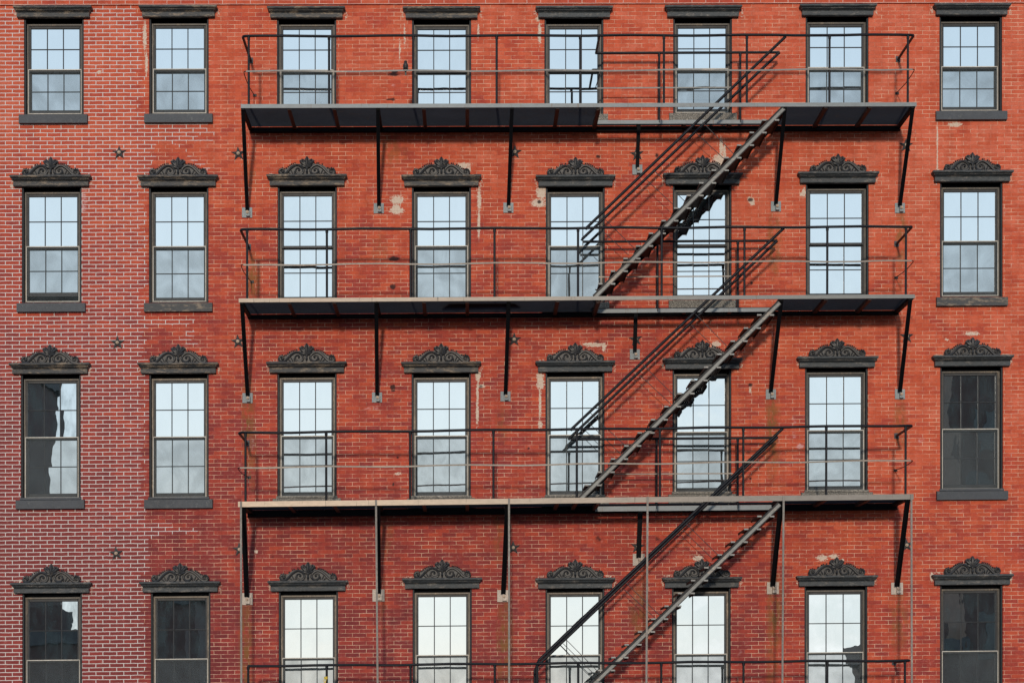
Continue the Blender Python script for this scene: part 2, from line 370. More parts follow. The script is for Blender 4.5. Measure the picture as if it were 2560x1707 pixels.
def blob(A, x, y, w, h, v=1.0, soft=1.6):
    d = ((QX - x) / (w / 2)) ** 2 + ((QY - y) / (h / 2)) ** 2
    np.maximum(A, v * np.clip(1.35 - d ** .5 * .85, 0, 1) ** (1 / soft), out=A)
for a in [(993, 500, 30, 20), (990, 518, 20, 14), (992, 527, 34, 16), (1354, 480, 24, 34), (1346, 508, 34, 18), (1350, 942, 16, 22), (1351, 960, 18, 24), (1350, 1062, 12, 14),
          (1198, 500, 9, 60), (1197, 560, 7, 70), (1195, 940, 12, 24), (1194, 980, 6, 60), (1193, 1030, 6, 70), (1350, 1010, 6, 90), (1349, 85, 8, 50), (1487, 862, 50, 10), (1510, 868, 9, 22), (1470, 860, 30, 7),
          (1160, 412, 36, 9), (1172, 424, 10, 16), (1153, 418, 30, 8), (1800, 400, 34, 26), (1796, 412, 24, 12), (1803, 368, 9, 46), (1812, 380, 6, 40), (1790, 860, 22, 12), (1785, 866, 14, 8), (1752, 430, 12, 6), (2430, 834, 38, 9), (2388, 312, 34, 11), (2366, 849, 10, 6),
          (248, 181, 12, 8), (2344, 345, 4, 90), (2343, 400, 4, 60), (1880, 505, 14, 18), (1872, 498, 8, 12), (1875, 975, 6, 16), (2010, 482, 10, 22), (2002, 486, 8, 10), (2055, 1394, 26, 14), (2085, 1390, 22, 10), (2105, 1400, 12, 8), (1745, 1395, 24, 14),
          (1345, 48, 8, 14), (92, 105, 5, 40), (362, 90, 9, 70), (366, 160, 6, 60), (1000, 125, 4, 60), (1012, 90, 4, 70), (1196, 80, 5, 40), (1205, 965, 18, 8), (995, 1184, 16, 6), (640, 1378, 10, 8), (2329, 1440, 7, 22), (2527, 1440, 7, 26), (40, 1480, 12, 10), (30, 466, 8, 10)]: blob(patch, *a)
# pale fillets of mortar round the hoods
for w in W:
    cx = sum(XS[w['c']][w['r']]) / 2; y = HT[w['r']][w['c']]; k = ((w['c'] * 7 + w['r'] * 5) % 4)
    if k < 2 or w['r'] == 3: blob(patch, cx - 97, y + 12, 9, 24, .62)
    if k > 0: blob(patch, cx + 99, y + 14, 9, 26, .58)
    if w['r'] > 0 and k != 1: blob(patch, cx - 84, y - 4, 26, 8, .6)
    if w['r'] > 0 and k == 3: blob(patch, cx + 84, y - 4, 26, 8, .6)
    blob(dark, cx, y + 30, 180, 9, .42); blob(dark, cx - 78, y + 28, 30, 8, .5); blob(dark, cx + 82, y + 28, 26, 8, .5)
for a in [(987, 180, 14, 10), (984, 187, 26, 8), (983, 249, 9, 9), (975, 249, 22, 5), (985, 647, 26, 12), (992, 646, 10, 8), (982, 717, 14, 14), (1495, 392, 12, 8), (1642, 389, 9, 9), (1642, 389, 16, 15, .6), (1348, 505, 11, 9), (1876, 500, 13, 10),
          (982, 968, 13, 14), (983, 976, 11, 6), (1202, 967, 12, 12, .8), (1494, 853, 16, 16, .62), (1641, 848, 14, 12, .6), (1496, 1346, 18, 18, .72), (1644, 1346, 16, 14, .7), (1876, 962, 11, 9), (1871, 1132, 13, 13, .65), (1876, 1196, 6, 7),
          (994, 1143, 7, 7), (983, 1210, 6, 9), (914, 1198, 9, 8, .6), (276, 862, 5, 5), (3, 947, 5, 5), (1588, 951, 5, 5), (1879, 708, 7, 9), (1877, 640, 8, 8, .7), (1322, 1120, 8, 5), (1524, 1340, 4, 26, .62), (1642, 932, 8, 6, .6), (1010, 1040, 3, 90, .55), (993, 860, 3, 70, .6), (1012, 250, 3, 120, .45), (1195, 140, 3, 160, .45),
          (1020, 831, 44, 2, .7), (1196, 842, 14, 3, .8), (453, 1312, 3, 34, .6), (523, 810, 3, 14, .6), (788, 340, 30, 8, .5), (640, 330, 30, 10, .55), (600, 300, 6, 16, .4), (2314, 745, 7, 6, .7), (2100, 350, 6, 5, .7), (2083, 362, 8, 5, .5), (2093, 838, 4, 9, .6), (1848, 252, 4, 18, .5), (2110, 1326, 12, 6, .6), (2180, 1392, 7, 5, .7), (1902, 1449, 8, 5, .8), (682, 1388, 22, 18, .5), (2048, 1406, 14, 6, .6), (2125, 1404, 12, 5, .6), (585, 1480, 3, 40, .35)]: blob(dark, *a)
for a in [(632, 705, 26, 110), (630, 430, 26, 60, .5), (975, 375, 60, 60, .55), (620, 1060, 24, 190), (1257, 1060, 26, 70, .45), (1936, 610, 26, 120), (2253, 590, 22, 110), (1931, 1080, 30, 170), (2250, 1060, 24, 100, .8), (615, 1620, 26, 210), (606, 1560, 10, 90, .8),
          (1262, 1610, 30, 240, .95), (1246, 1340, 22, 110, .5), (1599, 1530, 36, 130, .8), (1936, 1530, 30, 180, .95), (1930, 1640, 24, 160, .7), (2247, 1540, 34, 150, .7), (965, 1330, 26, 110, .5), (940, 830, 20, 60, .5), (630, 1130, 16, 150, .7), (2250, 680, 12, 90, .4), (950, 625, 40, 70, .35), (1000, 780, 60, 60, .3), (958, 1500, 18, 120, .35)]: blob(stain, *a)
for a in [(985, 214, 26, 10, .9), (975, 77, 24, 10, .6), (925, 1020, 60, 26, .8), (945, 1060, 40, 60, .6), (1000, 1070, 26, 90, .7), (960, 1130, 60, 30, .6), (625, 1110, 40, 60, .8), (600, 1010, 40, 10, .7), (1985, 1070, 22, 100, .8), (2000, 1115, 26, 20, 1), (2302, 1100, 22, 16, 1), (2290, 1085, 12, 20, .7), (205, 500, 40, 110, .9), (215, 560, 30, 60, .7), (15, 470, 26, 160, .6), (225, 1000, 40, 120, .6), (30, 1260, 60, 60, .6), (210, 1270, 30, 60, .6), (130, 325, 90, 20, .7),
          (600, 80, 60, 20, .4), (1300, 1510, 30, 20, .6), (2010, 1600, 30, 60, .7), (1850, 1640, 24, 90, .7), (1840, 1520, 20, 60, .6), (1205, 1640, 20, 80, .6), (650, 1590, 14, 60, .8), (2540, 1450, 26, 30, .6), (1010, 1480, 40, 30, .5), (1250, 1020, 50, 60, .5), (560, 1200, 60, 90, .35), (1560, 1115, 60, 20, .3), (790, 420, 20, 10, .6), (2300, 930, 60, 30, .4), (1185, 1100, 30, 40, .6), (1230, 1080, 30, 30, .7), (820, 230, 20, 60, .3)]: blob(effl, *a)
hue_shade = np.clip((QY - 380) / 1500, 0, 1) * .55 + np.clip((760 - QX) / 900, 0, 1) * np.clip((QY - 250) / 900, 0, 1) * 1.1 + .2 * np.exp(-((QX - 1000) / 600) ** 2) * (QY > 560)  # brick tone shift, with the lower-left shade painted in
hue_shade = np.clip(hue_shade + .05 + .26 * np.clip((QY - 1150) / 400, 0, 1) - .35 * np.clip((QX - 1500) / 900, 0, 1) - .15 * np.clip((700 - QY) / 500, 0, 1), -.4, 1.4)
for py0, py1 in ((335, 395), (800, 872), (1300, 1365)):          # shade painted on the brick under each balcony
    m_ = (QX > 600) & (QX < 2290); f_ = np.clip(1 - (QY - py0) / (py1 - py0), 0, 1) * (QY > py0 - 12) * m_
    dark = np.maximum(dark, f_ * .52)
for (A, nm) in ((np.stack([thick, patch, dark, np.ones_like(dark)], -1), 'mask_a'), (np.stack([stain, effl, hue_shade, np.ones_like(dark)], -1), 'mask_b')):
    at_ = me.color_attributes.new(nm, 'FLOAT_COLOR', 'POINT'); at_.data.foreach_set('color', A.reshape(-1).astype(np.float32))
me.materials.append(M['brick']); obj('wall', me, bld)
def with_uv(me):
    uvl = me.uv_layers.new(name='UVMap')
    for p in me.polygons:
        for li in p.loop_indices:
            c = me.vertices[me.loops[li].vertex_index].co; uvl.data[li].uv = (c.x + c.y, c.z - SH * c.x)
    return me
# projecting brick band at the top of the picture, side walls, back and roof
zb = at(1176, 12.3).z - .0
mb = MB(); mb.box(XL, XR, -.030, -.002, zb, zb + .136); mb.box(XL, XR, -.055, -.002, zb + .140, ZT - .2)
obj('corbel_band', with_uv(mb.mesh('corbel_band', M['brick_plain'], True)), bld)
mb = MB(); mb.box(XL - .3, XL - .002, 0, 12, 0, ZT - .1); obj('side_wall', with_uv(mb.mesh('side_wall', M['brick_plain'], True)), bld)
mb = MB(); mb.box(XR + .002, XR + .3, 0, 12, 0, ZT - .1); obj('side_wall', with_uv(mb.mesh('side_wall', M['brick_plain'], True)), bld)
mb = MB(); mb.box(XL, XR, 11.7, 12, 0, ZT - .1); obj('back_wall', with_uv(mb.mesh('back_wall', M['brick_plain'], True)), bld)
mb = MB(); mb.box(XL, XR, .05, 11.7, ZT - 1.0, ZT - .7); obj('roof', mb.mesh('roof', M['roofing'], True), bld)
mb = MB(); mb.box(XL - .35, XR + .35, -.12, .35, ZT - .2, ZT); obj('coping', mb.mesh('coping', M['concrete'], True), bld)

# ---- window meshes
cache = {}
def cached(key, fn):
    if key not in cache: cache[key] = fn()
    return cache[key]
LIN = .030; FR = .034; ST_ = .030
def m_frame(r, wide, w, h):
    mb = MB(); x = w / 2
    # black casing lining the brick reveal
    mb.bbox(-x, -x + LIN, .012, .26, -h, 0, .006); mb.bbox(x - LIN, x, .012, .26, -h, 0, .006); mb.bbox(-x + LIN, x - LIN, .18, .26, -.060, 0, .006)
    mb.bbox(-x + LIN, x - LIN, .05, .26, -h, -h + .022, .006)
    return mb.mesh('window', M['casing'], True)
def m_inner(r, wide, w, h, mrow):
    mb = MB(); x = w / 2 - LIN - .001
    mb.frame(-x, x, -h + .023, -.058, .020, .016, .026, .080, .20, .003)
    mb.frame(-x + .021, x - .021, -h + .030, -.084, .012, .010, .006, .088, .20, .003)
    return mb.mesh('frame', M[mrow], True)
def sash(name, x, z0, z1, wb, wt, y0, w, rows=2, drop=0):
    mb = MB(); mb.frame(-x, x, z0, z1, ST_, wb, wt, y0, y0 + .035, .004)
    gx = x - ST_; a, b = z0 + wb, z1 - wt
    for k in (1, 2):
        t = -gx + 2 * gx * k / 3; mb.bbox(t - .0075, t + .0075, y0 + .008, y0 + .030, a, b, .004)
    zz = (a + b) / 2
    for k in range(3):
        l = -gx + 2 * gx * k / 3 + .0076; rr = -gx + 2 * gx * (k + 1) / 3 - .0076
        mb.bbox(l if k else -gx, rr if k < 2 else gx, y0 + .009, y0 + .029, zz - .0075, zz + .0075, .004)
    return mb.mesh(name, M['sash'], True)
def glass(x, z0, z1, wb, wt, y0, mat, seed):
    """six panes, each set a hair out of true"""
    mb = MB(); gx = x - ST_; a, b = z0 + wb, z1 - wt; rd = random.Random(seed)
    for i in range(3):
        for j in range(2):
            l = -gx + 2 * gx * i / 3; rr = l + 2 * gx / 3; s0 = a + (b - a) * j / 2; s1 = s0 + (b - a) / 2
            tx, tz = rd.uniform(-.0005, .0005), rd.uniform(-.0004, .0004); yc = y0 + .02
            mb.add([(l, yc - tx - tz, s0), (rr, yc + tx - tz, s0), (rr, yc + tx + tz, s1), (l, yc - tx + tz, s1)], [(0, 1, 2, 3)])
    return mb.mesh('glass', mat, True)
def m_screen(x, z0, z1):
    mb = MB(); mb.frame(-x, x, z0, z1, .012, .012, .015, .074, .090, .002); return mb.mesh('screen_frame', M['screen_frame'], True)
def m_mesh(x, z0, z1):
    mb = MB(); mb.add([(-x + .01, .086, z0 + .01), (x - .01, .086, z0 + .01), (x - .01, .086, z1 - .012), (-x + .01, .086, z1 - .012)], [(0, 1, 2, 3)]); return mb.mesh('insect_screen', M['screen'], True)
def m_sill(w, kind, h, tall):
    mb = MB(); x = w / 2 + .068; z = -h; fh = .137
    mb.add([(-x, -.075, z - .018), (x, -.075, z - .018), (x, .05, z + .004), (-x, .05, z + .004), (-x, -.075, z - .018 - fh), (x, -.075, z - .018 - fh), (x, .05, z - .018 - fh), (-x, .05, z - .018 - fh)],
           [(0, 1, 2, 3), (0, 4, 5, 1), (4, 7, 6, 5), (0, 3, 7, 4), (1, 5, 6, 2)])
    if tall: mb.bbox(-w / 2 - .012, w / 2 + .012, -.03, .05, z - .006, z + .03)
    me = mb.mesh('sill', M[kind], True)
    return me
# ---- hood
def m_hood(hw, mat, seed=0):
    """moulded lintel cap: stacked rings (half width, projection, height), mitred at the ends, with a rope band"""
    mb = MB(); top = HOODH
    R = [(hw - .050, .075, .0), (hw - .050, .078, .004), (hw - .046, .082, .008), (hw - .046, .082, .068), (hw - .050, .078, .074), (hw - .050, .070, .078), (hw - .046, .086, .090), (hw - .036, .100, .096),
         (hw - .026, .112, .120), (hw - .010, .134, .128), (hw - .004, .142, .134), (hw, .146, .142), (hw, .146, .158), (hw - .003, .142, .164), (hw - .008, .134, .168)]
    vs = []; fs = []
    N = 24
    for (a, pr, z) in R:
        row = [(-a, .0, z)] + [(-a + 2 * a * k / N, -pr, z) for k in range(N + 1)] + [(a, .0, z)]
        vs += row
    n = N + 3; rd = random.Random(seed)
    vs = [(x + rd.uniform(-.0012, .0012), y + (rd.uniform(-.002, .002) if y < 0 else 0), z + rd.uniform(-.0018, .0018)) for x, y, z in vs]
    for i in range(len(R) - 1):
        for j in range(n - 1): fs.append((i * n + j, i * n + j + 1, (i + 1) * n + j + 1, (i + 1) * n + j))
    fs.append(tuple(range(n))[::-1]); fs.append(tuple((len(R) - 1) * n + j for j in range(n)))
    mb.add(vs, fs)
    k = 46
    for i in range(k):
        x = -hw + .05 + (2 * hw - .1) * i / (k - 1)
        mb.ball((x, -.114, .107), (.016, .012, .0075), 6, 4, Matrix.Rotation(.6, 3, 'Y'))
    return mb.mesh('window_hood', mat, True)
def m_orn(seed=0, top=True):
    u = .00177; mb = MB()
    rd = random.Random(seed)
    half = [(0, 0), (256, 0), (262, 30), (250, 58), (222, 64), (205, 56), (182, 66), (150, 90), (112, 104), (76, 104), (58, 110), (62, 140), (48, 150), (34, 132), (18, 158), (0, 166)]
    poly = [(x * u, z * u) for x, z in half] + [(-x * u, z * u) for x, z in half[::-1][1:-1]]
    mb.prism(poly, -.035, .0)
    for s in (-1, 1):
        band = catmull([(s * x * u, -.045, z * u) for x, z in [(232, 32), (220, 24), (209, 38), (220, 56), (243, 52), (254, 30), (240, 10), (212, 8), (186, 22), (160, 50), (130, 76), (96, 92), (62, 84), (36, 58), (34, 28), (58, 10), (88, 14), (104, 36), (96, 58), (76, 62), (64, 48), (72, 36)]], 4)
        n = len(band); rr = [(.009 + .012 * math.sin(PI * min(1, i / n * 1.05)) ** .7) for i in range(n)]
        mb.tube(band, rr, 7, True)
        mb.tube([p + Vector((0, -.014, 0)) for p in band[2:-2]], .004, 5, True)
        mb.ball((s * 74 * u, -.055, 44 * u), .014, 8, 6); mb.ball((s * 229 * u, -.05, 38 * u), .012, 8, 6)
        for x, z, a in [(243, 60, .014), (222, 66, .014), (203, 62, .012), (188, 66, .015), (172, 80, .013), (156, 91, .014), (140, 100, .013), (124, 106, .013), (108, 111, .012), (92, 112, .012)]:
            if rd.random() > .12 * seed: mb.ball((s * x * u, -.04, z * u), (a * rd.uniform(.9, 1.15), .016, a * rd.uniform(.85, 1.1)), 7, 5)
        for x, z, L, an in [(128, 14, 46, .5), (146, 10, 42, .95), (112, 12, 30, .1)]:
            R_ = Matrix.Rotation(s * an, 3, 'Y'); mb.ball(Vector((s * x * u, -.04, z * u)) + R_ @ Vector((0, 0, L * u / 3)), (.011, .014, L * u / 2), 7, 6, R_)
    for an, L, wd in [(0, 100, 13), (.27, 88, 11), (-.27, 88, 11), (.55, 88, 11.5), (-.55, 88, 11.5), (.95, 58, 10), (-.95, 58, 10)]:
        R_ = Matrix.Rotation(an, 3, 'Y'); b0 = Vector((0, -.045, 62 * u))
        pts = catmull([b0 + R_ @ Vector((math.copysign(.20, an) * (t ** 2) * L * u * (1 if an else 0), -.012 * math.sin(PI * t), t * L * u)) for t in (0, .3, .6, .85, 1)], 3)
        k = len(pts); mb.tube(pts, [u * wd * (.45 + .75 * math.sin(PI * min(1, (i + 1) / k * .86))) for i in range(k)], 7, True)
        mb.ball(pts[-1], (u * wd * .85, .012, u * wd * .8), 7, 5)
    mb.tube([(0, -.04, 2 * u), (0, -.05, 14 * u), (0, -.055, 30 * u), (0, -.05, 46 * u), (0, -.05, 64 * u)], [.008, .012, .020, .014, .024], 8, True)
    mb.ball((0, -.05, 66 * u), (.034, .02, .018), 8, 6)
    return mb.mesh('scroll_ornament', M['ornament'], True, True)

SCR = [[1, 1, 1, 0, 0, 1, 1, 1], [1, 1, 0, 1, 1, 0, 0, 1], [1] * 8, [1] * 8]
for w in W:
    r, c, ww, h = w['r'], w['c'], w['w'], w['h']; k = (r, w['wide'])
    loc = (w['x'], 0, w['z'])
    wo = obj('window', cached(('f',) + k, lambda: m_frame(r, w['wide'], ww, h)), bld, loc)
    obj('frame', cached(('i', r >= 2 and 1 <= c <= 5) + k, lambda: m_inner(r, w['wide'], ww, h, 'frame_sunlit' if r >= 2 and 1 <= c <= 5 else 'frame')), wo)
    x = ww / 2 - LIN - .033; zt = -.088; mr = -ROWM[r]; raised = .085 if (r, c) == (1, 0) else 0
    scr = SCR[r][c]; zb_ = -h + .045
    obj('upper_sash', cached(('us',) + k, lambda: sash('upper_sash', x, mr - .020, zt, .040, .040, .095, ww)), wo)
    dusty = (r, c) in ((2, 7), (3, 7), (3, 1), (3, 0), (2, 0)); gm = M['glass_dusty'] if dusty else M['glass_warped'] if (r, c) == (2, 5) else M['glass_wavy'] if (r, c) in ((2, 5), (0, 3), (1, 2), (3, 5), (3, 2), (2, 0), (3, 0), (3, 6), (1, 5)) else M['glass']
    lm = M['glass_wavy'] if (r + c) % 2 or (r, c) in ((3, 2), (2, 5)) else M['glass']
    obj('glass', glass(x, mr - .020, zt, .040, .040, .095, gm, r * 8 + c), wo)
    obj('lower_sash', cached(('ls', raised) + k, lambda: sash('lower_sash', x, zb_ + raised, mr + .020 + raised * .0, .068, .042, .135, ww)), wo)
    obj('glass', glass(x, zb_ + raised, mr + .020, .068, .042, .135, lm, 100 + r * 8 + c), wo)
    if scr:
        obj('screen_frame', cached(('sf',) + k, lambda: m_screen(x + .012, zb_ - .012, mr + .022)), wo)
        obj('insect_screen', cached(('sm',) + k, lambda: m_mesh(x + .012, zb_ - .012, mr + .022)), wo)
    sk = 'stone' if 2 <= c <= 6 else ('hood_warm' if (r, c) in ((1, 7), (1, 1)) else 'sill')
    lab = 'rough unpainted grey stone sill' if sk == 'stone' else None
    s = obj('sill', cached(('sl', sk) + k, lambda: m_sill(ww, sk, h, r == 2)), wo, label=lab)
    hw = .628 if r == 0 else (.662 if w['wide'] else .648)
    hm = 'hood_warm' if (c in (0, 1, 2, 3) and r in (0, 1, 2)) else 'hood'
    var = (r * 3 + c) % 3
    ho = obj('window_hood', cached(('h', hw, hm, var), lambda: m_hood(hw, M[hm], var)), bld, loc)
    if r > 0:
        obj('scroll_ornament', cached(('o', (r * 5 + c * 3) % 4), lambda: m_orn((r * 5 + c * 3) % 4)), ho, (0, -.03, HOODH - .002))
# dark rooms behind the glass are closed off by one blind wall inside the building
mb = MB(); mb.box(XL + .05, XR - .05, .5, .55, .1, ZT - 1.1); obj('inner_partition', mb.mesh('inner_partition', M['casing'], True), bld)

# ---- star anchors
def m_star():
    mb = MB(); R = .122; r = .050; P = []
    for k in range(10):
        a = PI / 2 + k * PI / 5; rad = R if k % 2 == 0 else r; P.append((math.cos(a) * rad, math.sin(a) * rad))
    vs = [(x, -.006, z) for x, z in P] + [(x, 0, z) for x, z in P] + [(0, -.034, 0)]
    fs = [(i, (i + 1) % 10, 20) for i in range(10)] + [(i, i + 10, (i + 1) % 10 + 10, (i + 1) % 10) for i in range(10)]
    mb.add(vs, fs)
    for k in range(5):
        a = PI / 2 + k * 2 * PI / 5; mb.tube([(math.cos(a) * .02, -.034, math.sin(a) * .02), (math.cos(a) * R * .92, -.012, math.sin(a) * R * .92)], [.006, .003], 5)
    return mb.mesh('star_anchor', M['star'])
def m_nut():
    mb = MB(); mb.tube([(0, -.020, 0), (0, -.044, 0)], .026, 12); mb.tube([(0, -.044, 0), (0, -.060, 0)], .013, 6); return mb.mesh('nut', M['bolt'])
sm_, nm_ = m_star(), m_nut()
for i, (px, py) in enumerate([(298.5, 382.6), (596, 385), (1287, 381), (1592, 386), (2265, 364), (294, 857), (595, 854), (1285.4, 849), (1589, 848), (2266.8, 841), (291, 1382.7), (599, 1373), (1283, 1368.5), (1594, 1366), (2266, 1362)]):
    o = obj('star_anchor', sm_, bld, at(px, py)); o.rotation_euler = (0, random.uniform(-.12, .12), 0); obj('nut', nm_, o)

# ------------------------------------------------------------------ fire escape
fe = thing('fire_escape', 'black iron fire escape with three balconies and zigzag stairs bolted to the brick wall', 'fire escape', (1.6, 0, 0))
def fp(name, mb, mat, parent=None, smooth=False, label=None):
    o = obj(name, mb.mesh(name, M[mat], False, smooth), parent or fe, label=label)
    if o.parent is fe: o.location = (-1.6, 0, 0)
    return o
DF = 1.12; DI = .29
def sph(mb, p, r): mb.ball(p, r, 10, 7)
PL = [dict(n=0, fl=(602, 261.2, 271), fr=(2291.5, 256.8, 266), inn=(1491, 301, 310.5, 1938, 300.0), rl=(606.3, 91), rr=(2285, 88), ml=(615, 179), mr=(2281, 174),
           posts=[622, 822.8, 1033.3, 1241.7, 1450.5, 1659.7, 1867, 2073.5, 2269.4], ir=(1490, 133.5, 1948.7, 131.6), ip=[1648, 1850.7], im=220, beam=(325, 338), mat='fascia_grey', mm='flat',
           br=[((607, 272), (618, 532)), ((944.8, 272), (947, 521.6)), ((1280, 270), (1271, 520)), ((1597, 312), (1593.3, 425)), ((1962.4, 268), (1939.6, 516.7)), ((2282.3, 270), (2249.5, 520.7))], bw=.064, pm='plate', ps=.165),
      dict(n=1, fl=(596.8, 746.3, 756), fr=(2287, 736, 745.4), inn=(1488, 773, 782.6, 1925, 769.5), rl=(601, 574), rr=(2281, 566.5), ml=(608, 662.4), mr=(2279, 652),
           posts=[618, 817.3, 1026.5, 1236.3, 1445, 1654, 1861, 2068, 2264.5], ir=(1452, 604.6, 1943, 602), ip=[1643.7, 1844.7], im=691.5, beam=(793.5, 804), mat='fascia_mid', mm='flat_warm',
           br=[((604.5, 758), (619, 995)), ((940.8, 755), (942.7, 993.7)), ((1271.7, 752), (1263.6, 991)), ((1589.8, 785), (1587, 886)), ((1953.7, 748), (1927, 985.3)), ((2276, 747), (2249.5, 985.3))], bw=.068, pm='plate', ps=.165),
      dict(n=2, fl=(595, 1253.4, 1267), fr=(2284, 1234.5, 1247.7), inn=(1488, 1265.6, 1278, 1935, 1261.5), rl=(597, 1081.8), rr=(2281, 1063.6), ml=(600, 1169), mr=(2277, 1151),
           posts=[614, 815.6, 1025.3, 1233.6, 1442, 1649.7, 1858, 2065.4, 2263.7], ir=(1420, 1098, 1944, 1094), ip=[1641.6, 1844.5], im=1184, beam=(1285, 1301), mat='fascia_warm', mm='flat_warm',
           br=[((608.6, 1268), (616.8, 1496.5)), ((945, 1266), (946.3, 1488)), ((1269, 1262), (1258, 1489)), ((1601.3, 1280), (1596.6, 1398.5)), ((1953.7, 1252), (1931.7, 1469.5)), ((2270, 1250), (2242.3, 1470.5))], bw=.085, pm='plate_warm', ps=.195)]
def lerpx(a, b, x):      # point on segment a-b at world x
    t = (x - a.x) / (b.x - a.x); return a + (b - a) * t
JX = [719, 832, 1056, 1164.6, 1390.6, 2062, 2172]
for P in PL:
    n = P['n']
    FLt, FLb = at(P['fl'][0], P['fl'][1], DF), at(P['fl'][0], P['fl'][2], DF); FRt, FRb = at(P['fr'][0], P['fr'][1], DF), at(P['fr'][0], P['fr'][2], DF)
    fh = FLt.z - FLb.z
    # grating platform; the strip beside the stair opening is narrow
    gz0, gz1 = FLt.z - .004, FRt.z - .004
    ia = at(P['inn'][0], P['inn'][1], DI); ib = at(P['inn'][3], P['inn'][4], DI); xa, xb = ia.x, at(P['br'][4][0][0] - 6, P['inn'][4], DF).x
    def zat(x): return gz0 + (gz1 - gz0) * (x - FLt.x) / (FRt.x - FLt.x)
    g = MB(); ND = 20
    for k in range(ND):
        d = .05 + (DF - .07) * k / (ND - 1)
        segs = [(FLt.x + .01, FRt.x - .01)] if d < DI - .01 else [(FLt.x + .01, xa - .02), (xb + .02, FRt.x - .01)]
        for s0, s1 in segs: g.bar((s0, -d, zat(s0) - .010), (s1, -d, zat(s1) - .010), .012, .014)
    for k in ():
        x = FLt.x + .05 + k * .1; dm = DI if xa < x < xb else DF
        g.bar((x, -.03, zat(x) - .006), (x, -dm + .01, zat(x) - .006), .005, .006)
    gr = fp('platform', g, 'grate')
    gr['label'] = ['top balcony floor grating', 'middle balcony floor grating', 'lowest balcony floor grating'][n]
    # front edge plate (angle) and inner edge plate
    f = MB(); f.bar((FLt + FLb) / 2, (FRt + FRb) / 2, .010, fh); f.bar(FLt + Vector((0, .05, -.006)), FRt + Vector((0, .05, -.006)), .09, .008)
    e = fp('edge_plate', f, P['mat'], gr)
    f = MB(); ih = at(1500, P['inn'][1], DI).z - at(1500, P['inn'][2], DI).z
    f.bar(ia + Vector((0, 0, -ih / 2)), ib + Vector((0, 0, -ih / 2)), .010, ih)
    fp('edge_plate', f, 'fascia_grey', gr)
    # end channels, wall beam, joists
    f = MB()
    for xx in (FLt.x + .02, FRt.x - .02): f.bar((xx, -.01, zat(xx) - .035), (xx, -DF + .01, zat(xx) - .035), .012, .066)
    fp('end_channel', f, 'iron_black', gr)
    f = MB(); bz0, bz1 = zat(FLt.x) - .02, zat(FRt.x) - .02; bh = (P['beam'][1] - P['beam'][0]) * .0066
    f.bar((FLt.x + .02, -.035, bz0 - bh / 2 - .002), (FRt.x - .02, -.035, bz1 - bh / 2 - .002), .012, bh)
    f.bar((FLt.x + .02, -.055, bz0 - bh), (FRt.x - .02, -.055, bz1 - bh), .085, .010)
    fp('wall_beam', f, 'iron_black', gr)
    for px in JX + [1708, 1822, 1493.6] + ([1437] if n == 2 else []):
        p = at(px, P['fl'][2], DF if not 1600 < px < 1900 else DI); d1 = DF - .012 if not 1600 < px < 1900 else DI - .012
        z = zat(p.x) - .024
        f = MB(); wd = .012; hh = .052
        f.bar((p.x, -.06, z - hh / 2), (p.x, -d1, z - hh / 2), wd, hh); f.bar((p.x + .022, -.06, z - hh), (p.x + .022, -d1, z - hh), .058, .008)
        if px == 1493.6: f.bar((p.x + .01, -.06, z - .03), (p.x + .01, -d1, z - .03), .045, .085)
        fp('joist', f, 'joist', gr)
    # sloping struts with their wall plates
    for bi, ((tx, ty), (wx, wy)) in enumerate(P['br']):
        dd = (DI if bi == 3 else DF) - .03
        top = at(tx, ty, dd); top.z = zat(top.x) - .05 if bi != 3 else zat(top.x) - .055; bot = at(wx, wy - 6, .055)
        f = MB(); f.bar(top, bot, P['bw'] * .9, P['bw'] * .32, (0, -1, 0)); f.bar(top + Vector((P['bw'] * .35, .012, .0)), bot + Vector((P['bw'] * .35, .0, .0)), .012, P['bw'] * .8, (0, -1, 0))
        xx = top.x; f.bar((xx, -.05, zat(xx) - .055), (xx, -dd - .01, zat(xx) - .055), P['bw'] * .8, .05)
        b = fp('strut', f, 'iron_black')
        q = at(wx, wy, 0); s = P['ps']
        f = MB(); f.bbox(q.x - s / 2, q.x + s / 2, -.016, -.002, q.z - s / 2, q.z + s / 2, .003)
        f.bbox(q.x - .012, q.x + s * .30, -.075, -.017, q.z - s * .42, q.z + s * .12, .004)
        fp('wall_plate', f, P['pm'], b)
        f = MB(); f.tube([(q.x + .012, -.07, q.z - .01), (q.x + .012, -.100, q.z - .01)], .024, 10); f.tube([(q.x + .012, -.100, q.z - .01), (q.x + .012, -.115, q.z - .01)], .012, 6)
        fp('bolt', f, 'bolt', b)
